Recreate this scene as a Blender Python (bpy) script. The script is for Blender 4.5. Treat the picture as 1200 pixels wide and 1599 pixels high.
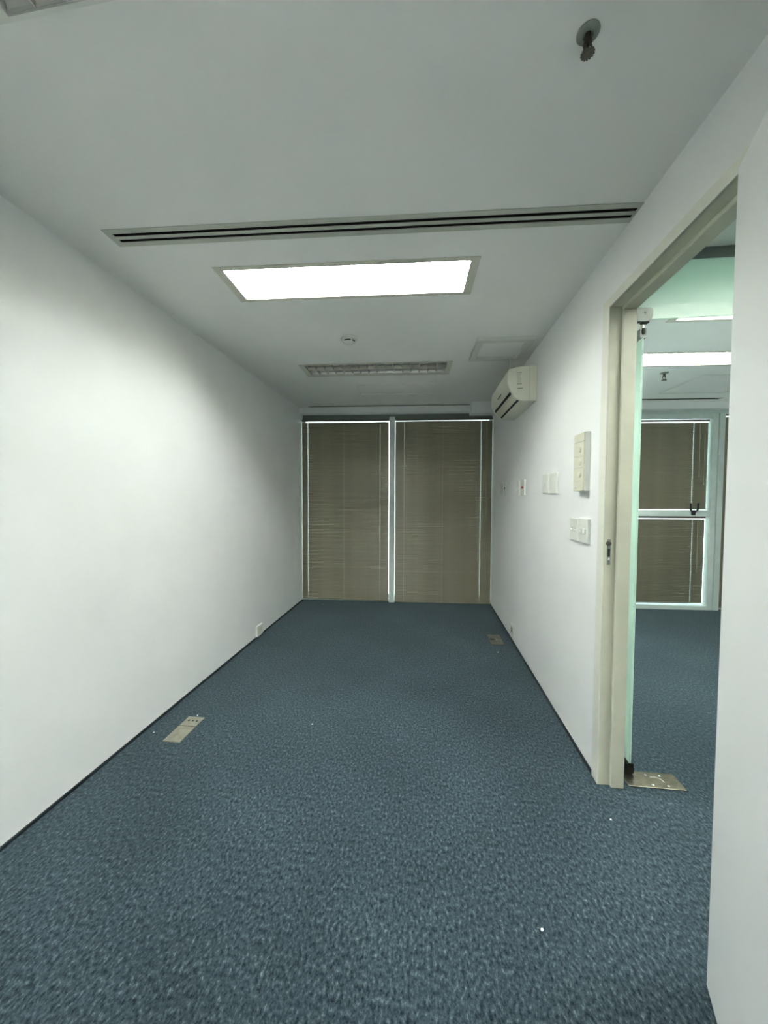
import bpy, bmesh, math, random
from mathutils import Vector, Matrix

random.seed(7)
for o in list(bpy.data.objects):
    bpy.data.objects.remove(o, do_unlink=True)
SC = bpy.context.scene
COL = SC.collection

# ------------------------------------------------------------------ camera
# calibrated from the room's own edges: f = 580.4 px of 1200, eye height 1.40 m
F_PX, YAW, PITCH, ROLL = 580.4, 0.1127, 0.03875, -0.003457
EYE = 1.40
fw = Vector((-math.sin(YAW)*math.cos(PITCH), math.cos(YAW)*math.cos(PITCH), -math.sin(PITCH)))
rt = Vector((math.cos(YAW), math.sin(YAW), 0))
dn = fw.cross(rt)
c_, s_ = math.cos(ROLL), math.sin(ROLL)
rt, dn = c_*rt + s_*dn, -s_*rt + c_*dn
cam_d = bpy.data.cameras.new('camera')
cam_d.sensor_fit = 'HORIZONTAL'
cam_d.sensor_width = 36
cam_d.lens = 36*F_PX/1200
cam_d.clip_start = 0.02
cam = bpy.data.objects.new('camera', cam_d)
COL.objects.link(cam)
m3 = Matrix((rt, -dn, -fw)).transposed()
cam.matrix_world = Matrix.Translation((0, 0, EYE)) @ m3.to_4x4()
SC.camera = cam

# ------------------------------------------------------------------ world, exposure
W = bpy.data.worlds.new('overcast_sky')
SC.world = W
W.use_nodes = True
W.node_tree.nodes['Background'].inputs[0].default_value = (0.86, 0.95, 1.0, 1)
W.node_tree.nodes['Background'].inputs[1].default_value = 1.3
SC.view_settings.view_transform = 'Standard'
SC.view_settings.look = 'None'
SC.view_settings.gamma = 1.0
SC.view_settings.use_curve_mapping = False
SC.view_settings.exposure = 2.42
TUBE_POWER = 34.0
TUBE_COLOR = (0.945, 1.0, 0.975, 1)

# ------------------------------------------------------------------ materials
def new_mat(name):
    m = bpy.data.materials.new(name)
    m.use_nodes = True
    return m, m.node_tree.nodes, m.node_tree.links, m.node_tree.nodes['Principled BSDF']

def mat(name, col, rough=0.5, metal=0.0, var=0.06, scale=8.0, bump=0.0, bscale=60.0, spec=0.5):
    m, N, L, P = new_mat(name)
    P.inputs['Roughness'].default_value = rough
    P.inputs['Metallic'].default_value = metal
    P.inputs['Specular IOR Level'].default_value = spec
    tc = N.new('ShaderNodeTexCoord')
    nz = N.new('ShaderNodeTexNoise'); nz.inputs['Scale'].default_value = scale; nz.inputs['Detail'].default_value = 4
    L.new(tc.outputs['Object'], nz.inputs['Vector'])
    rp = N.new('ShaderNodeValToRGB')
    rp.color_ramp.elements[0].position = 0.3; rp.color_ramp.elements[1].position = 0.7
    a = [max(0, c*(1-var)) for c in col]; b = [min(1, c*(1+var)) for c in col]
    rp.color_ramp.elements[0].color = (*a, 1); rp.color_ramp.elements[1].color = (*b, 1)
    L.new(nz.outputs['Fac'], rp.inputs['Fac'])
    L.new(rp.outputs['Color'], P.inputs['Base Color'])
    if bump:
        n2 = N.new('ShaderNodeTexNoise'); n2.inputs['Scale'].default_value = bscale; n2.inputs['Detail'].default_value = 3
        L.new(tc.outputs['Object'], n2.inputs['Vector'])
        bp = N.new('ShaderNodeBump'); bp.inputs['Strength'].default_value = bump; bp.inputs['Distance'].default_value = 0.003
        L.new(n2.outputs['Fac'], bp.inputs['Height']); L.new(bp.outputs['Normal'], P.inputs['Normal'])
    return m

M = {}
M['wall'] = mat('white_wall_paint', (0.895, 0.905, 0.895), 0.55, var=0.02, scale=3, bump=0.12, bscale=45)
def streaked_wall():
    m = mat('streaked_white_wall_paint', (0.895, 0.905, 0.895), 0.55, var=0.02, scale=3, bump=0.12, bscale=45)
    N, L = m.node_tree.nodes, m.node_tree.links; P = N['Principled BSDF']
    tc = N.new('ShaderNodeTexCoord'); mp = N.new('ShaderNodeMapping'); mp.inputs['Scale'].default_value = (1, 7, 0.7)
    nz = N.new('ShaderNodeTexNoise'); nz.inputs['Scale'].default_value = 1.4; nz.inputs['Detail'].default_value = 5
    mr = N.new('ShaderNodeMapRange'); mr.inputs[1].default_value = 0.42; mr.inputs[2].default_value = 0.68
    mr.inputs[3].default_value = 0.62; mr.inputs[4].default_value = 0.30
    L.new(tc.outputs['Object'], mp.inputs[0]); L.new(mp.outputs[0], nz.inputs['Vector']); L.new(nz.outputs['Fac'], mr.inputs[0])
    L.new(mr.outputs[0], P.inputs['Roughness'])
    return m
M['wall_streak'] = streaked_wall()
M['ceil'] = mat('ceiling_paint', (0.93, 0.935, 0.905), 0.75, var=0.02, scale=2.5, bump=0.05)
M['leaf'] = mat('door_leaf_paint', (0.86, 0.875, 0.865), 0.4, var=0.015, scale=3)
M['cream'] = mat('cream_frame_paint', (0.66, 0.655, 0.53), 0.4, var=0.06, scale=6, bump=0.06)
M['casing'] = mat('casing_paint', (0.78, 0.785, 0.70), 0.5, var=0.02)
M['white_pl'] = mat('white_plastic', (0.76, 0.775, 0.72), 0.35, var=0.015)
M['cream_pl'] = mat('cream_plastic', (0.70, 0.69, 0.56), 0.4, var=0.03)
M['ac'] = mat('air_conditioner_plastic', (0.78, 0.775, 0.66), 0.35, var=0.02)
M['alu'] = mat('window_aluminium', (0.58, 0.66, 0.62), 0.45, 0.0, var=0.04)
M['alu_dark'] = mat('head_shade_gasket_grey', (0.16, 0.18, 0.17), 0.5, var=0.05)  # shade on the window head put into the colour; plain dark elsewhere
M['slat'] = mat('blind_slat_taupe', (0.215, 0.193, 0.137), 0.38, var=0.10, scale=5)
M['slat_rail'] = mat('blind_rail_brown', (0.13, 0.115, 0.08), 0.4, var=0.08)
M['cord'] = mat('blind_cord', (0.42, 0.40, 0.31), 0.7, var=0.05)
M['wand'] = mat('blind_wand', (0.30, 0.28, 0.20), 0.2, var=0.03)
M['louvre'] = mat('louvre_aluminium', (0.56, 0.545, 0.48), 0.30, 0.7, var=0.04)
M['reflector'] = mat('fixture_reflector_aluminium', (0.82, 0.82, 0.78), 0.25, 0.4, var=0.03)
M['flange'] = mat('fixture_flange_paint', (0.66, 0.65, 0.56), 0.5, var=0.03)
M['tray'] = mat('fixture_tray_white', (0.82, 0.82, 0.79), 0.45, var=0.02)
M['tube_off'] = mat('dead_tube_glass', (0.82, 0.83, 0.80), 0.2, var=0.02)
M['slot_frame'] = mat('diffuser_frame_paint', (0.52, 0.54, 0.47), 0.5, var=0.06)
M['black'] = mat('black_void', (0.012, 0.013, 0.011), 0.7, var=0.1)
M['dark_edge'] = mat('dark_floor_edge', (0.010, 0.016, 0.022), 0.6, var=0.2)
M['chrome'] = mat('scratched_chrome', (0.44, 0.405, 0.32), 0.25, 1.0, var=0.2, scale=25, bump=0.1, bscale=80)
M['steel'] = mat('patch_steel', (0.42, 0.44, 0.42), 0.32, 1.0, var=0.08)
M['steel_dark'] = mat('dark_patch_steel', (0.07, 0.07, 0.06), 0.2, 0.9, var=0.3, scale=30)
M['steel_sat'] = mat('satin_cover_grey', (0.22, 0.245, 0.225), 0.4, 0.3, var=0.05)
M['brass'] = mat('old_brass', (0.10, 0.092, 0.07), 0.45, 0.6, var=0.3, scale=60)
M['rose'] = mat('dull_rose_steel', (0.30, 0.32, 0.29), 0.35, 0.7, var=0.2, scale=20)
M['floorbox'] = mat('floor_box_plate', (0.25, 0.24, 0.185), 0.45, 0.35, var=0.22, scale=22)
M['floorbox_dark'] = mat('floor_box_brown', (0.095, 0.082, 0.06), 0.5, 0.2, var=0.35, scale=30)
M['red'] = mat('red_rocker', (0.42, 0.03, 0.015), 0.35, var=0.05)
M['ink'] = mat('grey_print', (0.27, 0.27, 0.23), 0.6, var=0.05)
M['ink_pale'] = mat('pale_print', (0.50, 0.50, 0.43), 0.6, var=0.05)
M['lint'] = mat('white_lint', (0.85, 0.87, 0.85), 0.8, var=0.03)
M['brownface'] = mat('brown_socket_face', (0.30, 0.25, 0.20), 0.5, var=0.05)

def tube_mat(name, k):
    m, N, L, P = new_mat(name)
    P.inputs['Base Color'].default_value = (0.9, 0.9, 0.9, 1)
    P.inputs['Emission Color'].default_value = TUBE_COLOR
    P.inputs['Emission Strength'].default_value = TUBE_POWER*k
    return m
M['tube_on'] = tube_mat('lit_fluorescent_tube', 1.0)
M['tube_dim'] = tube_mat('dim_fluorescent_tube', 0.45)  # weaker emission, keeps the neighbouring room darker

def frosted():
    m, N, L, P = new_mat('frosted_green_glass')
    N.remove(P)
    out = N['Material Output']
    d = N.new('ShaderNodeBsdfDiffuse'); d.inputs[0].default_value = (0.70, 0.84, 0.76, 1)
    t = N.new('ShaderNodeBsdfTranslucent'); t.inputs[0].default_value = (0.80, 0.94, 0.86, 1)
    g = N.new('ShaderNodeBsdfGlossy'); g.inputs[0].default_value = (1, 1, 1, 1); g.inputs[1].default_value = 0.25
    a = N.new('ShaderNodeMixShader'); a.inputs[0].default_value = 0.55
    b = N.new('ShaderNodeMixShader'); b.inputs[0].default_value = 0.06
    tc = N.new('ShaderNodeTexCoord'); nz = N.new('ShaderNodeTexNoise'); nz.inputs['Scale'].default_value = 4
    mr = N.new('ShaderNodeMapRange'); mr.inputs[3].default_value = 0.62; mr.inputs[4].default_value = 0.72
    L.new(tc.outputs['Object'], nz.inputs['Vector']); L.new(nz.outputs['Fac'], mr.inputs[0]); L.new(mr.outputs[0], a.inputs[0])
    L.new(d.outputs[0], a.inputs[1]); L.new(t.outputs[0], a.inputs[2])
    L.new(a.outputs[0], b.inputs[1]); L.new(g.outputs[0], b.inputs[2])
    L.new(b.outputs[0], out.inputs[0])
    return m
M['frost'] = frosted()

def clear_glass():
    m, N, L, P = new_mat('window_glass')
    N.remove(P)
    out = N['Material Output']
    t = N.new('ShaderNodeBsdfTransparent'); t.inputs[0].default_value = (0.80, 0.90, 0.86, 1)
    g = N.new('ShaderNodeBsdfGlossy'); g.inputs[1].default_value = 0.03
    f = N.new('ShaderNodeFresnel'); f.inputs[0].default_value = 1.45
    b = N.new('ShaderNodeMixShader')
    L.new(f.outputs[0], b.inputs[0]); L.new(t.outputs[0], b.inputs[1]); L.new(g.outputs[0], b.inputs[2])
    L.new(b.outputs[0], out.inputs[0])
    return m
M['glass'] = clear_glass()

def carpet():
    m, N, L, P = new_mat('blue_loop_carpet')
    P.inputs['Roughness'].default_value = 0.95
    P.inputs['Specular IOR Level'].default_value = 0.1
    P.inputs['Sheen Weight'].default_value = 0.22
    P.inputs['Sheen Roughness'].default_value = 0.45
    P.inputs['Sheen Tint'].default_value = (0.75, 0.92, 1.0, 1)
    tc = N.new('ShaderNodeTexCoord')
    mp = N.new('ShaderNodeMapping'); mp.inputs['Scale'].default_value = (1, 0.62, 1)
    L.new(tc.outputs['Object'], mp.inputs[0])
    n1 = N.new('ShaderNodeTexNoise'); n1.inputs['Scale'].default_value = 95; n1.inputs['Detail'].default_value = 5; n1.inputs['Roughness'].default_value = 0.72
    L.new(mp.outputs[0], n1.inputs['Vector'])
    rp = N.new('ShaderNodeValToRGB'); cr = rp.color_ramp
    cr.elements[0].position = 0.36; cr.elements[0].color = (0.004, 0.010, 0.017, 1)
    cr.elements[1].position = 0.70; cr.elements[1].color = (0.19, 0.23, 0.24, 1)
    e = cr.elements.new(0.48); e.color = (0.030, 0.049, 0.062, 1)
    e = cr.elements.new(0.58); e.color = (0.058, 0.083, 0.096, 1)
    L.new(n1.outputs['Fac'], rp.inputs['Fac'])
    n2 = N.new('ShaderNodeTexNoise'); n2.inputs['Scale'].default_value = 1.6; n2.inputs['Detail'].default_value = 3
    L.new(tc.outputs['Object'], n2.inputs['Vector'])
    mr = N.new('ShaderNodeMapRange'); mr.inputs[1].default_value = 0.3; mr.inputs[2].default_value = 0.7; mr.inputs[3].default_value = 0.68; mr.inputs[4].default_value = 0.98
    L.new(n2.outputs['Fac'], mr.inputs[0])
    mx = N.new('ShaderNodeMix'); mx.data_type = 'RGBA'; mx.blend_type = 'MULTIPLY'; mx.inputs[0].default_value = 1.0
    L.new(rp.outputs['Color'], mx.inputs[6]); L.new(mr.outputs[0], mx.inputs[7])
    L.new(mx.outputs[2], P.inputs['Base Color'])
    bp = N.new('ShaderNodeBump'); bp.inputs['Strength'].default_value = 0.7; bp.inputs['Distance'].default_value = 0.004
    L.new(n1.outputs['Fac'], bp.inputs['Height']); L.new(bp.outputs['Normal'], P.inputs['Normal'])
    return m
M['carpet'] = carpet()

# ------------------------------------------------------------------ mesh helpers
def box(bm, x0, x1, y0, y1, z0, z1, bev=0.0, seg=2):
    vs = [bm.verts.new(p) for p in ((x0,y0,z0),(x1,y0,z0),(x1,y1,z0),(x0,y1,z0),(x0,y0,z1),(x1,y0,z1),(x1,y1,z1),(x0,y1,z1))]
    fs = [bm.faces.new([vs[i] for i in q]) for q in ((3,2,1,0),(4,5,6,7),(0,1,5,4),(1,2,6,5),(2,3,7,6),(3,0,4,7))]
    if bev:
        es = list({e for f in fs for e in f.edges})
        bmesh.ops.bevel(bm, geom=es, offset=bev, segments=seg, affect='EDGES', profile=0.5)
    return bm

def bx(*a, **k):
    return box(bmesh.new(), *a, **k)

def lathe(bm, prof, n=24, cx=0, cy=0):
    rings = []
    for r, z in prof:
        rings.append([bm.verts.new((cx+r*math.cos(2*math.pi*i/n), cy+r*math.sin(2*math.pi*i/n), z)) for i in range(n)])
    for a, b in zip(rings, rings[1:]):
        for i in range(n):
            bm.faces.new((a[i], a[(i+1) % n], b[(i+1) % n], b[i]))
    bm.faces.new(rings[0][::-1]); bm.faces.new(rings[-1])
    bmesh.ops.recalc_face_normals(bm, faces=bm.faces[:])
    return bm

def prism(bm, prof, axis, a0, a1):
    """extrude a closed 2-D profile along axis ('x': prof=(y,z); 'y': prof=(x,z); 'z': prof=(x,y))"""
    def P(q, t):
        return {'x': (t, q[0], q[1]), 'y': (q[0], t, q[1]), 'z': (q[0], q[1], t)}[axis]
    A = [bm.verts.new(P(q, a0)) for q in prof]; B = [bm.verts.new(P(q, a1)) for q in prof]
    n = len(prof)
    for i in range(n):
        bm.faces.new((A[i], A[(i+1) % n], B[(i+1) % n], B[i]))
    bm.faces.new(A[::-1]); bm.faces.new(B)
    bmesh.ops.recalc_face_normals(bm, faces=bm.faces[:])
    return bm

def tube(bm, pts, r, n=8):
    rings = []
    pts = [Vector(p) for p in pts]
    for i, p in enumerate(pts):
        d = (pts[min(i+1, len(pts)-1)] - pts[max(i-1, 0)]).normalized()
        a = d.orthogonal().normalized() if abs(d.z) > 0.9 else d.cross(Vector((0,0,1))).normalized()
        if rings and a.dot(last) < 0: a = -a
        last = a
        b = d.cross(a)
        rings.append([bm.verts.new(p + r*(math.cos(2*math.pi*k/n)*a + math.sin(2*math.pi*k/n)*b)) for k in range(n)])
    for A, B in zip(rings, rings[1:]):
        for k in range(n):
            bm.faces.new((A[k], A[(k+1) % n], B[(k+1) % n], B[k]))
    bm.faces.new(rings[0][::-1]); bm.faces.new(rings[-1])
    bmesh.ops.recalc_face_normals(bm, faces=bm.faces[:])
    return bm

def mesh_of(name, bm, m, smooth=False):
    me = bpy.data.meshes.new(name)
    bm.to_mesh(me); bm.free()
    me.materials.append(M[m])
    if smooth:
        for p in me.polygons: p.use_smooth = True
        try: me.set_sharp_from_angle(angle=math.radians(35))
        except Exception: pass
    return me

def obj(name, bm, m, parent=None, loc=(0,0,0), rz=0.0, smooth=False, label=None):
    me = bm if isinstance(bm, bpy.types.Mesh) else mesh_of(name, bm, m, smooth)
    o = bpy.data.objects.new(name, me)
    COL.objects.link(o)
    o.location = loc; o.rotation_euler = (0, 0, rz)
    if parent: o.parent = parent
    if label: o['label'] = label
    return o

def tag(o, label, cat, group=None, kind=None):
    o['label'] = label; o['category'] = cat
    if group: o['group'] = group
    if kind: o['kind'] = kind
    return o

def thing(name, label, cat, loc=(0,0,0), rz=0.0, group=None, kind=None):
    o = bpy.data.objects.new(name, None)
    COL.objects.link(o)
    o.empty_display_size = 0.1
    o.location = loc; o.rotation_euler = (0, 0, rz)
    return tag(o, label, cat, group, kind)

def copy_tree(o, parent=None):
    c = o.copy(); COL.objects.link(c)
    if parent: c.parent = parent
    for ch in o.children: copy_tree(ch, c)
    return c

# ------------------------------------------------------------------ room dimensions (metres, floor z = 0)
XL, XR, XR2 = -1.665, 0.852, 0.952        # left wall face, door wall faces
ZC = 2.577                                 # ceiling
A = math.radians(2.34)                     # the window wall and ceiling grid are 2.3 degrees out of square with the side walls
YN = -2.4                                  # wall behind the viewer
VW = 4.924                                 # window plane in the skewed frame
def uv(u, v, z=0.0):
    return (u*math.cos(A) - v*math.sin(A), u*math.sin(A) + v*math.cos(A), z)
def to_uv(x, y):
    return (x*math.cos(A) + y*math.sin(A), -x*math.sin(A) + y*math.cos(A))
ZT = 2.90                                  # underside of the unseen slab added to shut out sky light
XO = 5.2                                   # far side of the neighbouring room

# fixtures and slots in the ceiling (u0,u1,v0,v1)
FIX_W, FIX_D = 1.36, 0.336
LIGHTS = [(-0.345, 2.052), (-0.325, 3.445), (-0.368, 0.684), (-0.345, -0.66), (2.37, 2.49), (2.37, 3.36), (2.0, 1.12)]
SLOTS = [(-1.372, 0.926, 1.592, 1.700), (-1.33, 0.745, 4.765, 4.822), (1.55, 3.62, 4.64, 4.715)]
TILTED = 2                                  # this fixture sits askew in the ceiling
TILT = math.radians(-1.8)-A
hu, hv = LIGHTS[TILTED]
BIG = (hu-0.80, hu+0.80, hv-0.32, hv+0.32)
holes = [(u-FIX_W/2+0.03, u+FIX_W/2-0.03, v-FIX_D/2+0.02, v+FIX_D/2-0.02) for i, (u, v) in enumerate(LIGHTS) if i != TILTED] + [BIG]
holes += [(a+0.012, b-0.012, c+0.01, d-0.01) for a, b, c, d in SLOTS]

def slab_with_holes(u0, u1, v0, v1, holes, z):
    us = sorted({u0, u1, *[h[0] for h in holes], *[h[1] for h in holes]})
    vs = sorted({v0, v1, *[h[2] for h in holes], *[h[3] for h in holes]})
    bm = bmesh.new()
    for i in range(len(us)-1):
        for j in range(len(vs)-1):
            cu, cv = (us[i]+us[i+1])/2, (vs[j]+vs[j+1])/2
            if any(h[0] < cu < h[1] and h[2] < cv < h[3] for h in holes): continue
            bm.faces.new([bm.verts.new((u, v, z)) for u, v in ((us[i],vs[j]),(us[i],vs[j+1]),(us[i+1],vs[j+1]),(us[i+1],vs[j]))])
    a, b = FIX_W/2-0.03, FIX_D/2-0.010       # infill round the askew fixture
    inn = [(hu+x*math.cos(TILT)-y*math.sin(TILT), hv+x*math.sin(TILT)+y*math.cos(TILT)) for x, y in ((-a,-b),(-a,b),(a,b),(a,-b))]
    out = [(BIG[0],BIG[2]),(BIG[0],BIG[3]),(BIG[1],BIG[3]),(BIG[1],BIG[2])]
    for k in range(4):
        l = (k+1) % 4
        bm.faces.new([bm.verts.new((*p, z)) for p in (out[k], out[l], inn[l], inn[k])])
    bmesh.ops.remove_doubles(bm, verts=bm.verts, dist=1e-5)
    r = bmesh.ops.extrude_face_region(bm, geom=bm.faces[:])
    bmesh.ops.translate(bm, verts=[e for e in r['geom'] if isinstance(e, bmesh.types.BMVert)], vec=(0, 0, 0.012))
    bmesh.ops.recalc_face_normals(bm, faces=bm.faces[:])
    return bm

# ------------------------------------------------------------------ structure
o = obj('floor', bx(XL-0.1, XO, YN-0.1, 5.35, -0.08, 0.0), 'carpet')
tag(o, 'blue-grey flecked loop carpet covering the office floor', 'floor', kind='structure')
o = obj('ceiling', slab_with_holes(-2.0, 5.6, -2.7, 5.05, holes, ZC), 'ceil', rz=A)
tag(o, 'plain grey-white plaster ceiling with recessed lights', 'ceiling', kind='structure')
o = obj('sky_block_slab', bx(XL-0.1, XO+0.1, YN-0.1, 5.45, ZT, ZT+0.1), 'wall')
tag(o, 'unseen slab added above the plaster ceiling to block sky light', 'slab', kind='structure')
o = obj('wall_left', bx(XL-0.1, XL, YN, 5.05, 0, ZT), 'wall_streak')
tag(o, 'long plain white wall without openings', 'wall', kind='structure')

DY0, DY1, DZ = 1.075, 1.900, 2.315          # rough door opening in the right wall
bm = bmesh.new()
box(bm, XR, XR2, YN, DY0, 0, ZT); box(bm, XR, XR2, DY1, 5.05, 0, ZT); box(bm, XR, XR2, DY0, DY1, DZ, ZT)
o = obj('wall_right', bm, 'wall'); tag(o, 'white wall with the doorway and the switches', 'wall', kind='structure')
o = obj('wall_near', bx(XL, XO, YN-0.1, YN, 0, ZT), 'wall'); tag(o, 'plain white wall closing the rooms opposite the windows', 'wall', kind='structure')
o = obj('wall_far_side', bx(XO, XO+0.1, YN, 5.4, 0, ZT), 'wall'); tag(o, 'white side wall of the neighbouring room', 'wall', kind='structure')
# partition that carries the glass door
bm = bmesh.new(); box(bm, 2.0, XO, 1.91, 1.99, 0, ZT)
o = obj('wall_partition', bm, 'wall'); tag(o, 'white partition beside the glass door', 'wall', kind='structure')
# window wall: a shallow beam over the window band
bm = bmesh.new()
box(bm, -1.55, 5.4, 4.832, 5.12, 2.500, ZT)
o = obj('wall_back', bm, 'wall', rz=A); tag(o, 'shallow white beam over the window band', 'beam', kind='structure')
for nm, x0, x1, y0, y1, lab in (('floor_edge_left', XL, XL+0.008, YN, 4.85, 'thin dark strip along the foot of the plain wall'),
                          ('floor_edge_right', XR-0.008, XR, 1.945, 4.95, 'thin dark strip along the foot of the switch wall')):
    o = obj(nm, bx(x0, x1, y0, y1, 0, 0.014), 'dark_edge'); tag(o, lab, 'skirting', kind='structure')  # thin dark strip where each wall meets the carpet

# ------------------------------------------------------------------ window of the main room
def wthing(name, label, cat, kind='structure'):
    return thing(name, label, cat, (0,0,0), A, kind=kind)
w1 = wthing('window_1', 'floor-to-ceiling window with a grey-green centre mullion behind taupe blinds', 'window')
uL = -1.46; uMa, uMb = -0.286, -0.213; uR = 1.052
obj('mullion', bx(uMa, uMb, VW-0.015, VW+0.09, 0, 2.46, bev=0.003), 'alu', w1)
obj('head_frame', bx(uL, uR, VW+0.03, VW+0.09, 2.425, 2.50), 'alu_dark', w1)  # dark grey stands in for the shade under the beam
obj('bottom_frame', bx(uL, uR, VW+0.03, VW+0.09, 0.0, 0.035), 'alu', w1)
for s, x in (('l', uL), ('r', uR-0.03)):
    obj('side_frame', bx(x, x+0.03, VW+0.06, VW+0.10, 0.035, 2.425), 'alu', w1)
for a, b in ((uL+0.03, uMa), (uMb, uR-0.03)):
    obj('pane', bx(a, b, VW+0.070, VW+0.076, 0.035, 2.425), 'glass', w1)

# ------------------------------------------------------------------ window of the neighbouring room
w2 = wthing('window_2', 'pale aluminium window with a mid rail, seen through the doorway', 'window')
P0, P1 = 3.715, 3.848   # post, two bars
def fr(name, a, b, z0, z1, dv=0.0, m='alu', bev=0.003):
    return obj(name, bx(a, b, VW-0.03+dv, VW+0.05, z0, z1, bev=bev), m, w2)
u20 = 1.15
fr('head_rail', u20, P0, 2.395, 2.455)
obj('head_panel', bx(u20, 5.3, VW+0.0, VW+0.06, 2.455, 2.50), 'alu', w2)
fr('middle_rail', u20, P0, 1.178, 1.255)
fr('bottom_rail', u20, P0, 0.0, 0.052)
fr('post', P0, P0+0.062, 0.0, 2.455)
fr('post', P0+0.070, P1, 0.0, 2.455, dv=-0.008)
fr('post', u20, u20+0.05, 0.0, 2.455)
obj('gasket', bx(P0+0.062, P0+0.070, VW-0.02, VW+0.04, 0, 2.45), 'alu_dark', w2)
obj('pane', bx(u20+0.05, P0, VW+0.052, VW+0.058, 1.255, 2.395), 'glass', w2)
obj('pane', bx(u20+0.05, P0, VW+0.052, VW+0.058, 0.052, 1.178), 'glass', w2)
obj('pane', bx(P1, 5.25, VW+0.072, VW+0.078, 0.03, 2.45), 'glass', w2)
obj('bottom_rail', bx(P1, 5.25, VW+0.03, VW+0.08, 0.0, 0.03), 'alu', w2)
# black U-shaped fastener on the middle rail
hb = bmesh.new()
hx, hz = 3.505, 1.225
box(hb, hx-0.018, hx+0.018, VW-0.062, VW-0.03, hz-0.03, hz+0.035, bev=0.006)
for s in (-1, 1):
    tube(hb, [(hx+s*0.012, VW-0.05, hz+0.01), (hx+s*0.040, VW-0.058, hz+0.035), (hx+s*0.045, VW-0.062, hz+0.12)], 0.011)
obj('fastener', hb, 'black', w2, label='black U-shaped window fastener')

# ------------------------------------------------------------------ venetian blinds
def slat_mesh(width, holes):
    """thin curved slat, 25 mm deep, with routed cord holes"""
    bm = bmesh.new()
    ys = [-0.0125, -0.0025, 0.0025, 0.0125]
    zs = [0.0, 0.0018, 0.0018, 0.0]
    xs = [0.0, width]
    for h in holes: xs += [h-0.002, h+0.002]
    xs = sorted(xs)
    V = {}
    def v(i, j):
        if (i, j) not in V: V[(i, j)] = bm.verts.new((xs[i], ys[j], zs[j]))
        return V[(i, j)]
    for i in range(len(xs)-1):
        hole = any(abs((xs[i]+xs[i+1])/2-h) < 0.001 for h in holes)
        for j in range(3):
            if hole and j == 1: continue
            bm.faces.new((v(i, j), v(i+1, j), v(i+1, j+1), v(i, j+1)))
    return mesh_of('slat', bm, 'slat')

def blind(label, u0, u1, z0, z1, v, dots, cords, wand=None, tilt=75, skew=0.0, sag=False, pitch=0.0205, group='taupe venetian blinds', topgap=0.012, pull=None, face=-1):
    w = u1-u0
    t = thing('venetian_blind', label, 'blind', uv(u0, v, z0), A, group)
    h = z1-z0
    bm = bmesh.new()
    prism(bm, [(-0.014, h-0.025), (-0.012, h), (0.012, h), (0.014, h-0.025)], 'x', 0, w)
    obj('headrail', bm, 'slat_rail', t)
    r = obj('bottom_rail', bx(0, w, -0.012, 0.012, 0, 0.013, bev=0.003), 'slat', t)
    r.rotation_euler = (0, math.atan2(skew, w), 0); r.location = (0, 0, skew)
    sm = slat_mesh(w, dots)
    top = h-0.025-topgap-0.012
    n = int(round((top-0.024)/pitch)); pitch = (top-0.024)/n
    for i in range(n+1):
        z = top-i*pitch
        s = obj('slat', sm, None, t)
        f = i/n
        sk = skew*max(0, (f-0.93)/0.07)
        s.rotation_euler = (face*math.radians(tilt+random.uniform(-2.5, 2.5)), math.atan2(sk, w)+random.gauss(0, 0.0004), 0)
        s.location = (0, random.uniform(-0.0006, 0.0006), z+sk)
        if random.random() < 0.03:
            s.rotation_euler.x += math.radians(random.choice((-9, 7)))
    if sag:   # one loose top slat hangs a little
        s = obj('slat', sm, None, t); s.scale = (0.55, 1, 1)
        s.location = (w*0.42, -0.010, top-0.004); s.rotation_euler = (math.radians(52), -0.012, 0)
    for c in cords:
        obj('ladder_cord', bx(c-0.0012, c+0.0012, -0.0155, -0.0140, 0.01, h-0.02), 'cord', t)
    if wand is not None:
        obj('tilt_wand', tube(bmesh.new(), [(wand, -0.026, h-0.02), (wand+0.002, -0.03, h*0.8), (wand+0.004, -0.03, h*0.36)], 0.0035, 6), 'wand', t)
    if pull is not None:
        b = tube(bmesh.new(), [(pull, -0.024, h-0.02), (pull+0.003, -0.026, h*0.3)], 0.0016, 5)
        pc = obj('pull_cord', b, 'cord', t)
        obj('tassel', lathe(bmesh.new(), [(0.003, h*0.3), (0.007, h*0.3-0.012), (0.006, h*0.3-0.03)], 8, pull+0.003, -0.026), 'cord', pc)
    return t

blind('tall taupe venetian blind in the plain white wall corner, loose top slat', uL+0.003, uMa-0.008, 0.016, 2.432, VW, [0.078, 1.048], [0.078, 0.565, 1.048], None, skew=0.020, sag=True, face=1)
blind('tall taupe venetian blind beside the switch wall, with tilt wand', uMb+0.006, uR-0.004, 0.006, 2.432, VW, [0.118, 1.112], [0.118, 0.62, 1.112], 1.175, topgap=0.006, face=1)
ub = 2.0
blind('upper taupe blind above the mid rail, framed in pale aluminium', ub, P0-0.012, 1.262, 2.388, VW+0.03, [0.85+0.68], [0.85, 1.53], P0-ub-0.13, group='blinds of the neighbouring room', pull=P0-ub-0.07)
blind('lower taupe blind below the mid rail, framed in pale aluminium', ub, P0-0.018, 0.070, 1.176, VW+0.03, [0.85+0.70], [0.85, 1.55], P0-ub-0.12, group='blinds of the neighbouring room', tilt=72, pull=P0-ub-0.05)
blind('tall taupe blind beyond the pale aluminium window post', P1+0.022, 5.2, 0.012, 2.45, VW+0.02, [0.15], [0.15, 0.6], None, group='blinds of the neighbouring room', skew=0.01)

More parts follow.
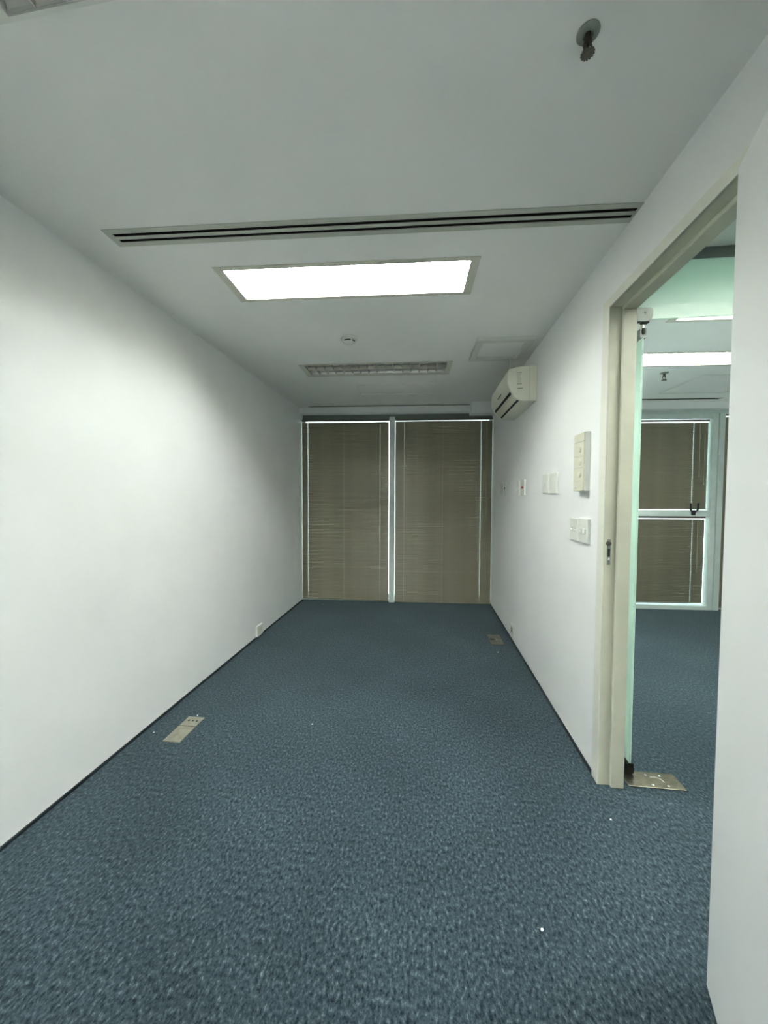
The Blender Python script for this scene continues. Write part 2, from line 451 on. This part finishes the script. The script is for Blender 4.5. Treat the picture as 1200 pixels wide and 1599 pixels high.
# ------------------------------------------------------------------ doorway: frame, strike plate
t = thing('trim_1', 'cream painted timber door frame with a rebate around the doorway', 'door frame', (XR, 1.875, 0), kind='structure')
def tp(name, x0, x1, y0, y1, z0, z1, m='cream', bev=0.002):
    return obj(name, bx(x0-XR, x1-XR, y0-1.875, y1-1.875, z0, z1, bev=bev), m, t)
HZ = 2.290
tp('jamb', 0.846, 0.958, 1.875, 1.901, 0, HZ+0.024)
tp('door_stop', 0.898, 0.958, 1.857, 1.876, 0, HZ-0.018, bev=0.004)
tp('jamb', 0.846, 0.958, 1.074, 1.100, 0, HZ+0.024)
tp('door_stop', 0.898, 0.958, 1.099, 1.118, 0, HZ-0.018, bev=0.004)
tp('head', 0.846, 0.958, 1.100, 1.875, HZ, HZ+0.024)
tp('door_stop', 0.898, 0.958, 1.100, 1.875, HZ-0.018, HZ+0.001, bev=0.004)
tp('casing', 0.843, 0.853, 1.876, 1.940, 0, HZ+0.046, 'casing')
tp('casing', 0.843, 0.853, 1.03, 1.876, HZ, HZ+0.046, 'casing')
tp('casing', 0.843, 0.853, 1.035, 1.099, 0, HZ+0.0, 'casing')
sp = tp('strike_plate', 0.8605, 0.8765, 1.8735, 1.8760, 1.083, 1.205, 'steel_sat', bev=0.0012)
sp['label'] = 'worn steel strike plate with a brass rose'
def spart(name, bm, m):
    return obj(name, bm, m, sp)
bm = bmesh.new(); box(bm, 0.8635-XR, 0.8735-XR, -0.0022, -0.0012, 1.122, 1.160); spart('latch_hole', bm, 'black')
bm = bmesh.new(); box(bm, 0.8640-XR, 0.8730-XR, -0.0024, -0.0012, 1.105, 1.118); spart('latch_tongue', bm, 'white_pl')
b = lathe(bmesh.new(), [(0.0115, 0.0), (0.011, 0.004), (0.008, 0.0065), (0.004, 0.0068)], 20)
bmesh.ops.rotate(b, verts=b.verts, matrix=Matrix.Rotation(math.radians(90), 3, 'X'))
bmesh.ops.translate(b, verts=b.verts, vec=(0.866-XR, -0.0012, 1.185)); spart('keyhole_rose', b, 'brass')

# white door leaf, hinged on the near jamb and swung into the room
lang = math.radians(20.7)
d1 = thing('door_1', 'smooth white flush door leaf swung open against the switch wall', 'door', (0.811, 1.113, 0), -lang, kind='structure')
obj('leaf', bx(0, 0.034, -0.765, 0, 0.006, 2.270, bev=0.003), 'leaf', d1)
for z in (0.25, 1.15, 2.05):
    obj('hinge', tube(bmesh.new(), [(0.036, 0.005, z-0.045), (0.036, 0.005, z+0.045)], 0.004), 'steel_sat', d1)

# ------------------------------------------------------------------ frosted glass door, overpanel, floor spring
GX, GY = 1.036, 1.958
d2 = thing('door_2', 'pale green frosted glass door standing open beside the cream frame', 'door', (GX, GY, 0), kind='structure')
obj('glass_panel', bx(-0.005, 0.005, 0.0, 0.80, 0.016, 2.215, bev=0.0015), 'frost', d2)
bm = bmesh.new()
prof = [(-0.004, 0.012), (-0.004, 0.062), (0.03, 0.066), (0.09, 0.058), (0.14, 0.040), (0.165, 0.020), (0.168, 0.012)]
prism(bm, prof, 'x', -0.016, 0.016)
bp_ = obj('bottom_patch', bm, 'steel_dark', d2, label='dark polished patch fitting at the foot')
obj('pivot', lathe(bmesh.new(), [(0.013, 0.0), (0.013, 0.014)], 16, 0, 0.045), 'steel', bp_)
bm = bmesh.new()
prof = [(-0.004, 2.219), (-0.004, 2.176), (0.03, 2.172), (0.12, 2.160), (0.165, 2.178), (0.168, 2.219)]
prism(bm, prof, 'x', -0.014, 0.014)
tp_ = obj('top_patch', bm, 'steel_sat', d2)
obj('pivot_pin', lathe(bmesh.new(), [(0.008, 2.215), (0.008, 2.262)], 14, 0, 0.008), 'chrome', tp_)
obj('pivot_collar', lathe(bmesh.new(), [(0.012, 2.190), (0.014, 2.200), (0.014, 2.212), (0.011, 2.222)], 14, 0, 0.006), 'black', tp_)

OY = 1.958
ov = thing('glass_overpanel', 'fixed frosted glass panel above the glass door', 'glass panel', (0.96, OY, 0))
obj('pane', bx(0.0, 1.04, -0.005, 0.005, 2.262, 2.535, bev=0.001), 'frost', ov)
obj('channel', bx(0.0, 1.04, -0.017, 0.017, 2.530, ZC, bev=0.002), 'steel_sat', ov)
bm = bmesh.new()
pr = [(0.0, 2.250), (0.080, 2.250)]
pr += [(0.100+0.022*math.cos(a)-0.012, 2.262+0.010+0.022*math.sin(a)) for a in [math.radians(d) for d in (-90, -60, -30, 0)]]
pr += [(0.098+0.012*math.cos(a), 2.300+0.012*math.sin(a)) for a in [math.radians(d) for d in (0, 30, 60, 90)]]
pr += [(0.0, 2.312)]
prism(bm, pr, 'y', -0.013, 0.013)
pf = obj('patch_fitting', bm, 'steel_sat', ov, label='rounded grey patch fitting at the corner')
b = lathe(bmesh.new(), [(0.006, 0), (0.006, 0.002)], 12); bmesh.ops.rotate(b, verts=b.verts, matrix=Matrix.Rotation(math.radians(90), 3, 'X'))
bmesh.ops.translate(b, verts=b.verts, vec=(0.078, -0.013, 2.292)); obj('screw_head', b, 'alu_dark', pf)
bm = bmesh.new(); box(bm, 0.066, 0.098, -0.010, 0.010, 2.244, 2.2505); obj('cushion_strip', bm, 'black', pf)

fs = thing('floor_spring', 'scratched chrome floor-spring cover plate at the foot of the glass door', 'floor plate', (1.02, 1.93, 0))
obj('cover_plate', bx(-0.03, 0.232, -0.053, 0.053, 0.0, 0.006, bev=0.0015), 'chrome', fs)
for x, y in ((0.09, 0.03), (0.155, 0.03), (0.09, -0.035), (0.16, -0.035)):
    obj('screw', lathe(bmesh.new(), [(0.006, 0.0055), (0.0055, 0.0075), (0.003, 0.008)], 12, x, y), 'steel', fs)
bm = bmesh.new(); tube(bm, [(0.105, 0.018, 0.0065), (0.13, 0.02, 0.0065), (0.15, 0.008, 0.0065), (0.155, -0.012, 0.0065)], 0.0012, 5)
obj('worn_scratch', bm, 'white_pl', fs)

# ------------------------------------------------------------------ louvred lights
def louvre_light(u, v, label, lit, group='recessed louvred lights', rot=0.0, fd=0.028, fm='flange'):
    t = thing('louvred_ceiling_light', label, 'ceiling light', uv(u, v, ZC), A+rot, group)
    w, d = FIX_W/2, FIX_D/2
    iw, idp = w-0.045, d-fd
    bm = bmesh.new()
    for a in ((-w, w, -d, -idp), (-w, w, idp, d), (-w, -iw, -idp, idp), (iw, w, -idp, idp)):
        box(bm, a[0], a[1], a[2], a[3], -0.004, 0.0005)
    obj('flange', bm, fm, t)
    # tray: roof and sides
    bm = bmesh.new(); hh = 0.075
    box(bm, -iw-0.012, iw+0.012, -idp-0.012, idp+0.012, hh, hh+0.004)
    for s in (-1, 1):
        box(bm, -iw-0.012, iw+0.012, s*(idp+0.004)-0.002, s*(idp+0.004)+0.002, 0, hh)
        box(bm, s*(iw+0.006)-0.002, s*(iw+0.006)+0.002, -idp, idp, 0, hh)
    obj('tray', bm, 'tray', t)
    # curved side reflectors and centre spine
    for s in (-1, 1):
        pr = [(s*(idp-0.002), 0.0), (s*(idp-0.003), 0.010), (s*(idp-0.008), 0.026), (s*idp, 0.026)]
        obj('side_reflector', prism(bmesh.new(), pr, 'x', -iw, iw), 'reflector', t)
    obj('spine', prism(bmesh.new(), [(-0.002, 0.0), (0.002, 0.0), (0.007, 0.026), (-0.007, 0.026)], 'x', -iw, iw), 'louvre', t)
    n = 16
    b = prism(bmesh.new(), [(-0.0012, 0.002), (0.0012, 0.002), (0.003, 0.012), (0.008, 0.025), (-0.008, 0.025), (-0.003, 0.012)], 'y', -idp, idp)
    bme = mesh_of('louvre_blade', b, 'louvre')
    for i in range(1, n):
        o = obj('louvre_blade', bme, None, t); o.location = (-iw+2*iw*i/n, 0, 0)
    for s in (-1, 1):
        b = bmesh.new()
        tube(b, [(-iw+0.02, s*idp*0.5, 0.046), (iw-0.02, s*idp*0.5, 0.046)], 0.013, 12)
        obj('fluorescent_tube', b, ('tube_off', 'tube_on', 'tube_dim')[lit], t, smooth=True)
    return t
labs = ['lit louvred ceiling light between the slot diffuser and the smoke detector',
        'unlit louvred ceiling light between the smoke detector and the window beam',
        'unlit louvred ceiling light with a pale frame on the sprinkler side of the slot diffuser',
        'louvred ceiling light farthest from the windows',
        'lit louvred light just behind the frosted glass overpanel',
        'lit louvred light beside the small sprinkler in the neighbouring room',
        'unseen louvred light added in the passage to brighten the overpanel']  # last light is out of view, added to brighten the overpanel
for i, ((u, v), lab, lit) in enumerate(zip(LIGHTS, labs, (1, 0, 0, 1, 2, 2, 1))):
    if i == TILTED: louvre_light(u, v, lab, lit, rot=TILT, fd=0.010, fm='white_pl')
    else: louvre_light(u, v, lab, lit)

# ------------------------------------------------------------------ slot diffusers
def slot_diffuser(u0, u1, v0, v1, label, nslot=2):
    t = thing('slot_diffuser', label, 'air diffuser', uv((u0+u1)/2, (v0+v1)/2, ZC), A, 'linear slot diffusers')
    w, d = (u1-u0)/2, (v1-v0)/2
    fl = 0.026 if nslot == 2 else 0.012
    bm = bmesh.new()
    box(bm, -w, w, -d, -d+fl, -0.004, -0.0005); box(bm, -w, w, d-fl, d, -0.004, -0.0005)
    box(bm, -w, -w+0.03, -d+fl, d-fl, -0.004, -0.0005); box(bm, w-0.012, w, -d+fl, d-fl, -0.004, -0.0005)
    obj('flange', bm, 'slot_frame', t)
    if nslot == 2:
        obj('centre_bar', bx(-w+0.03, w-0.012, -0.009, 0.009, -0.004, -0.001), 'slot_frame', t)
    bm = bmesh.new(); hh = 0.09
    box(bm, -w+0.014, w-0.014, -d+0.012, d-0.012, hh, hh+0.003)
    for s in (-1, 1):
        box(bm, -w+0.014, w-0.014, s*(d-0.013)-0.0015, s*(d-0.013)+0.0015, 0.0, hh)
        box(bm, s*(w-0.016)-0.0015, s*(w-0.016)+0.0015, -d+0.012, d-0.012, 0.0, hh)
    obj('plenum', bm, 'black', t)
    return t
slot_diffuser(*SLOTS[0], 'long two-slot air diffuser running to the door wall')
slot_diffuser(*SLOTS[1], 'narrow dark slot diffuser against the window beam', 1)
slot_diffuser(*SLOTS[2], 'narrow dark slot diffuser near the aluminium window of the neighbouring room', 1)

# ------------------------------------------------------------------ ceiling hatches, detector, sprinklers, pipe box
def hatch(u0, u1, v0, v1, label, lip=0.018, fw_=0.045, mlip='ceil'):
    t = thing('ceiling_hatch', label, 'access panel', uv((u0+u1)/2, (v0+v1)/2, ZC), A, 'ceiling access panels')
    w, d = (u1-u0)/2, (v1-v0)/2
    bm = bmesh.new()
    for a in ((-w, w, -d, -d+fw_), (-w, w, d-fw_, d), (-w, -w+fw_, -d+fw_, d-fw_), (w-fw_, w, -d+fw_, d-fw_)):
        box(bm, *a, -lip, -0.0003)
    obj('frame', bm, mlip, t)
    obj('panel', bx(-w+fw_+0.003, w-fw_-0.003, -d+fw_+0.003, d-fw_-0.003, -lip*0.25, -0.0003), 'ceil', t)
    return t
hatch(0.485, 0.90, 2.815, 3.235, 'square ceiling hatch with a raised white frame above the air conditioner', 0.026, 0.045, 'white_pl')
hatch(-0.57, 0.235, 3.905, 4.27, 'flush painted-over ceiling panel between the unlit light and the beam', 0.004, 0.006)
hatch(2.76, 3.45, 3.78, 4.42, 'flush ceiling panel beside the small sprinkler', 0.008, 0.012, 'white_pl')

t = thing('smoke_detector', 'round white smoke detector on the ceiling between two louvred lights', 'smoke detector', (-0.575, 2.745, ZC))
obj('base_ring', lathe(bmesh.new(), [(0.064, -0.001), (0.064, -0.010), (0.060, -0.014)], 32), 'white_pl', t, smooth=True)
obj('sensing_head', lathe(bmesh.new(), [(0.052, -0.012), (0.050, -0.026), (0.040, -0.036), (0.020, -0.040)], 32), 'white_pl', t, smooth=True)
for a0, a1 in ((-125, -65), (-50, -20)):
    bm = bmesh.new()
    tube(bm, [(0.0475*math.cos(math.radians(a)), 0.0475*math.sin(math.radians(a)), -0.029) for a in range(a0, a1+1, 6)], 0.0045, 6)
    obj('vent_slot', bm, 'black', t)

def sprinkler(x, y, label, k=1.0):
    t = thing('fire_sprinkler', label, 'sprinkler', (x, y, ZC), 0.3, 'pendant fire sprinklers')
    obj('rosette', lathe(bmesh.new(), [(0.036, -0.001), (0.036, -0.004), (0.030, -0.009), (0.016, -0.012), (0.012, -0.006)], 32), 'rose', t, smooth=True)
    b = lathe(bmesh.new(), [(0.010, -0.004), (0.010, -0.026), (0.013, -0.028), (0.013, -0.036), (0.007, -0.038)], 12)
    body = obj('body', b, 'brass', t)
    for s in (-1, 1):
        obj('frame_arm', tube(bmesh.new(), [(s*0.010, 0, -0.034), (s*0.016, 0, -0.046), (s*0.013, 0, -0.058), (s*0.003, 0, -0.066)], 0.0032, 6), 'brass', body)
    obj('glass_bulb', tube(bmesh.new(), [(0, 0, -0.036), (0, 0, -0.064)], 0.0028, 6), 'black', body)
    bm = bmesh.new()
    n = 14; r0, r1 = 0.010, 0.022
    ring = []
    for i in range(n*4):
        a = 2*math.pi*i/(n*4); r = r1 if i % 4 in (0, 1, 2) else r0+0.006
        ring.append((r*math.cos(a), r*math.sin(a)))
    prism(bm, ring, 'z', -0.0695, -0.0675)
    obj('deflector', bm, 'brass', t)
    t.scale = (k, k, k)
    return t
sprinkler(0.398, 1.037, 'pendant sprinkler with a dull steel rosette near the doorway', 0.76)
sprinkler(2.208, 3.80, 'small dark pendant sprinkler beyond the glass door')

pu = to_uv(0.545, 4.683)[0]
o = obj('pipe_box', bx(pu, 1.06, 4.66, 4.83, 2.440, ZC-0.0005, bev=0.002), 'wall', rz=A)
tag(o, 'boxed white pipe casing under the ceiling behind the air conditioner', 'pipe casing')

# ------------------------------------------------------------------ air conditioner
t = thing('air_conditioner', 'cream split air conditioner mounted high on the switch wall', 'air conditioner', (XR, 3.05, 2.16))
AL = 0.74
pf_ = [(0.852, 2.437), (0.78, 2.434), (0.70, 2.426), (0.640, 2.412), (0.632, 2.385), (0.629, 2.32), (0.635, 2.285), (0.650, 2.250), (0.664, 2.222),
       (0.682, 2.198), (0.702, 2.180), (0.726, 2.168), (0.760, 2.162), (0.852, 2.161)]
pl = [(x-XR, z-2.16) for x, z in pf_]
b = prism(bmesh.new(), pl, 'y', 0, AL)
bmesh.ops.bevel(b, geom=[e for e in b.edges if abs(e.verts[0].co.y-e.verts[1].co.y) < 1e-4], offset=0.004, segments=2, affect='EDGES')
obj('body', b, 'ac', t, smooth=True)
obj('end_seam', prism(bmesh.new(), [(-0.055, 0.004), (-0.053, 0.004), (-0.053, 0.272), (-0.055, 0.272)], 'y', -0.0008, 0.002), 'ink_pale', t)
# dark air gaps above and below the flap, following the curved underside
def gap(xa, za, xb, zb, m='black', name='air_gap', out=0.0012):
    dx, dz = xb-xa, zb-za; l = math.hypot(dx, dz); nx, nz = (-dz/l, dx/l)
    if nx > 0: nx, nz = -nx, -nz
    pr = [(xa-XR, za-2.16), (xb-XR, zb-2.16), (xb-XR+nx*out, zb-2.16+nz*out), (xa-XR+nx*out, za-2.16+nz*out)]
    return obj(name, prism(bmesh.new(), pr, 'y', 0.02, AL-0.06), m, t)
gap(0.6545, 2.240, 0.6645, 2.2213)
gap(0.7080, 2.177, 0.7230, 2.1695)
gap(0.6655, 2.2205, 0.681, 2.1992, 'cream_pl', 'flap', 0.003)
gap(0.6830, 2.1970, 0.702, 2.1795, 'cream_pl', 'flap', 0.003)
b = lathe(bmesh.new(), [(1.0, 0.0), (0.9, 0.02)], 24)
bmesh.ops.scale(b, verts=b.verts, vec=(0.013, 0.085, 0.05))
bmesh.ops.rotate(b, verts=b.verts, matrix=Matrix.Rotation(math.radians(-90), 3, 'Y'))
bmesh.ops.translate(b, verts=b.verts, vec=(0.633-XR-0.0015, 0.335, 2.283-2.16))
obj('badge', b, 'ink', t, label='dark oval badge')
# printed lines on the end face (too small to read)
random.seed(3)
for i in range(9):
    z = 0.222-i*0.0105; a = -0.155+random.uniform(0, 0.002)*0+i*0.0009; L_ = random.choice((0.026, 0.034, 0.038, 0.030)) if i else 0.040
    obj('print_line', bx(a, a+L_, -0.0007, 0.001, z, z+0.004), 'ink_pale' if i else 'ink', t)
for k in range(3):
    obj('print_mark', bx(-0.150+k*0.013, -0.141+k*0.013, -0.0007, 0.001, 0.130, 0.137), 'ink', t)
obj('print_line', bx(-0.148, -0.106, -0.0007, 0.001, 0.096, 0.103), 'ink', t)
obj('power_lead', tube(bmesh.new(), [(-0.185, 0.10, 0.266), (-0.186, 0.105, 0.30), (-0.182, 0.12, 0.34), (-0.175, 0.16, 0.395)], 0.0035, 8), 'white_pl', t)
obj('power_lead', tube(bmesh.new(), [(-0.178, 0.15, 0.385), (-0.160, 0.14, 0.33), (-0.120, 0.12, 0.295), (-0.09, 0.10, 0.273)], 0.0025, 8), 'white_pl', t)

# ------------------------------------------------------------------ wall plates
def plate(y0, y1, z0, z1, label, kind, group, th=0.012, m='white_pl'):
    yc = (y0+y1)/2; w = (y1-y0)/2; h = z1-z0
    t = thing('wall_plate', label, 'switch plate', (XR, yc, z0), group=group)
    b = bx(-th, 0, -w, w, 0, h, bev=0.004)
    obj('plate', b, m, t)
    if kind == 'toggles':
        for s in (-1, 1):
            obj('toggle', bx(-th-0.006, -th+0.001, s*0.022-0.013, s*0.022+0.013, h*0.44, h*0.54, bev=0.002), m, t)
            obj('toggle_slot', bx(-th-0.0008, -th+0.001, s*0.022-0.010, s*0.022+0.010, h*0.54, h*0.59), 'ink', t)
    elif kind == 'rockers':
        for s in (-1, 1):
            obj('rocker', bx(-th-0.008, -th+0.001, s*0.021-0.016, s*0.021+0.016, h*0.40, h*0.60, bev=0.003), m, t)
    elif kind == 'single':
        obj('rocker', bx(-th-0.005, -th+0.001, -0.022, 0.022, h*0.40, h*0.58, bev=0.003), m, t)
    elif kind == 'red':
        obj('red_rocker', bx(-th-0.005, -th+0.001, -0.028, 0.028, h*0.42, h*0.60, bev=0.003), 'red', t, label='small red rocker')
    elif kind == 'hole':
        obj('jack_hole', bx(-th-0.0008, -th+0.001, -0.020, 0.020, h*0.46, h*0.62), 'black', t)
    elif kind == 'outlet':
        obj('outlet_face', bx(-th-0.002, -th+0.001, -w*0.45, w*0.45, h*0.25, h*0.75, bev=0.001), 'brownface', t)
    return t
plate(4.265, 4.365, 1.435, 1.565, 'blank white plate nearest the window on the switch wall', 'blank', 'wall plates')
plate(4.085, 4.185, 1.435, 1.565, 'white plate with a dark jack hole near the window', 'hole', 'wall plates')
plate(3.515, 3.605, 1.425, 1.565, 'white single-rocker plate beside the red switch', 'single', 'wall plates')
plate(3.325, 3.445, 1.425, 1.560, 'white plate with a small red rocker', 'red', 'wall plates')
plate(2.715, 2.830, 1.435, 1.568, 'white single-rocker plate beside a blank plate', 'single', 'wall plates')
plate(2.525, 2.665, 1.430, 1.568, 'plain blank white plate between the rocker plate and control box', 'blank', 'wall plates')
plate(2.170, 2.290, 1.160, 1.285, 'white two-toggle plate below the control box', 'toggles', 'wall plates')
plate(2.035, 2.150, 1.160, 1.292, 'white two-rocker plate nearest the cream door frame', 'rockers', 'wall plates', 0.016)
plate(3.635, 3.760, 0.068, 0.165, 'low white outlet with a brown face just above the carpet', 'outlet', 'low outlets')
t = thing('low_outlet', 'small white outlet low on the plain wall', 'outlet', (XL, 3.515, 0.016), group='low outlets')
obj('plate', bx(0, 0.022, -0.062, 0.062, 0, 0.105, bev=0.004), 'white_pl', t)
obj('outlet_face', bx(0.021, 0.0235, -0.035, 0.035, 0.025, 0.080, bev=0.001), 'cream_pl', t)

# cream control box
t = thing('control_box', 'cream stacked dimmer control box beside the door frame', 'control box', (XR, 2.125, 1.437))
obj('back_box', bx(-0.029, 0, -0.068, 0.066, 0, 0.313, bev=0.003), 'white_pl', t)
mods = [(0.002, 0.052, 0), (0.054, 0.126, 1), (0.128, 0.184, 1), (0.186, 0.262, 1), (0.264, 0.311, 0)]
for z0, z1, k in mods:
    md = obj('module', bx(-0.034, -0.028, -0.066, 0.064, z0, z1, bev=0.0012), 'cream_pl', t)
    if k:
        zc = (z0+z1)/2
        b = lathe(bmesh.new(), [(0.017, 0), (0.016, 0.006), (0.010, 0.008)], 20)
        bmesh.ops.rotate(b, verts=b.verts, matrix=Matrix.Rotation(math.radians(-90), 3, 'Y'))
        bmesh.ops.translate(b, verts=b.verts, vec=(-0.033, -0.020, zc)); obj('knob', b, 'cream_pl', md, smooth=True)
b = lathe(bmesh.new(), [(0.008, 0), (0.006, 0.003)], 14)
bmesh.ops.rotate(b, verts=b.verts, matrix=Matrix.Rotation(math.radians(-90), 3, 'Y'))
bmesh.ops.translate(b, verts=b.verts, vec=(-0.0335, 0.035, 0.022)); obj('indicator', b, 'white_pl', t)

# ------------------------------------------------------------------ floor boxes
t = thing('floor_box', 'two-plate metal floor box in the carpet beside the plain wall', 'floor box', (-1.437, 2.04, 0), group='floor outlets')
obj('lid_plate', bx(-0.053, 0.053, -0.120, 0.022, 0, 0.005, bev=0.0012), 'floorbox', t)
sk = obj('socket_plate', bx(-0.053, 0.053, 0.028, 0.120, 0, 0.005, bev=0.0012), 'floorbox', t)
for i in range(3):
    obj('socket_hole', lathe(bmesh.new(), [(0.007, 0.0045), (0.0068, 0.0056)], 10, -0.024+i*0.026, 0.078), 'black', sk)
obj('joint', bx(-0.050, 0.050, 0.021, 0.029, 0, 0.0025), 'black', t)
t = thing('floor_box', 'worn brown square floor box in the carpet beside the low outlet', 'floor box', (0.692, 3.72, 0), group='floor outlets')
obj('lid_plate', bx(-0.060, 0.060, -0.130, 0.130, 0, 0.005, bev=0.0012), 'floorbox_dark', t)
obj('knob', lathe(bmesh.new(), [(0.010, 0.004), (0.009, 0.009), (0.004, 0.010)], 14, 0.01, -0.01), 'floorbox', t)
obj('finger_recess', lathe(bmesh.new(), [(0.024, 0.0045), (0.023, 0.0058)], 16, -0.032, 0.0), 'black', t)

# ------------------------------------------------------------------ white scraps on the carpet
specks = [(-0.688, 2.179), (0.385, 1.204), (-1.446, 2.183), (0.841-0.03, 1.67), (-1.335, 4.70), (-1.60, 1.99), (0.66, 3.42)]
for i, (x, y) in enumerate(specks):
    b = bmesh.new(); bmesh.ops.create_icosphere(b, subdivisions=1, radius=0.006)
    for v in b.verts:
        v.co *= random.uniform(0.55, 1.15)
        v.co.z = max(v.co.z*0.45, -0.0005)
    bmesh.ops.translate(b, verts=b.verts, vec=(0, 0, 0.0005))
    o = obj('lint_scrap', b, 'lint', None, (x, y, 0), random.uniform(0, 3))
    tag(o, 'tiny white scrap lying loose on the blue carpet', 'scrap', 'white scraps on the carpet')
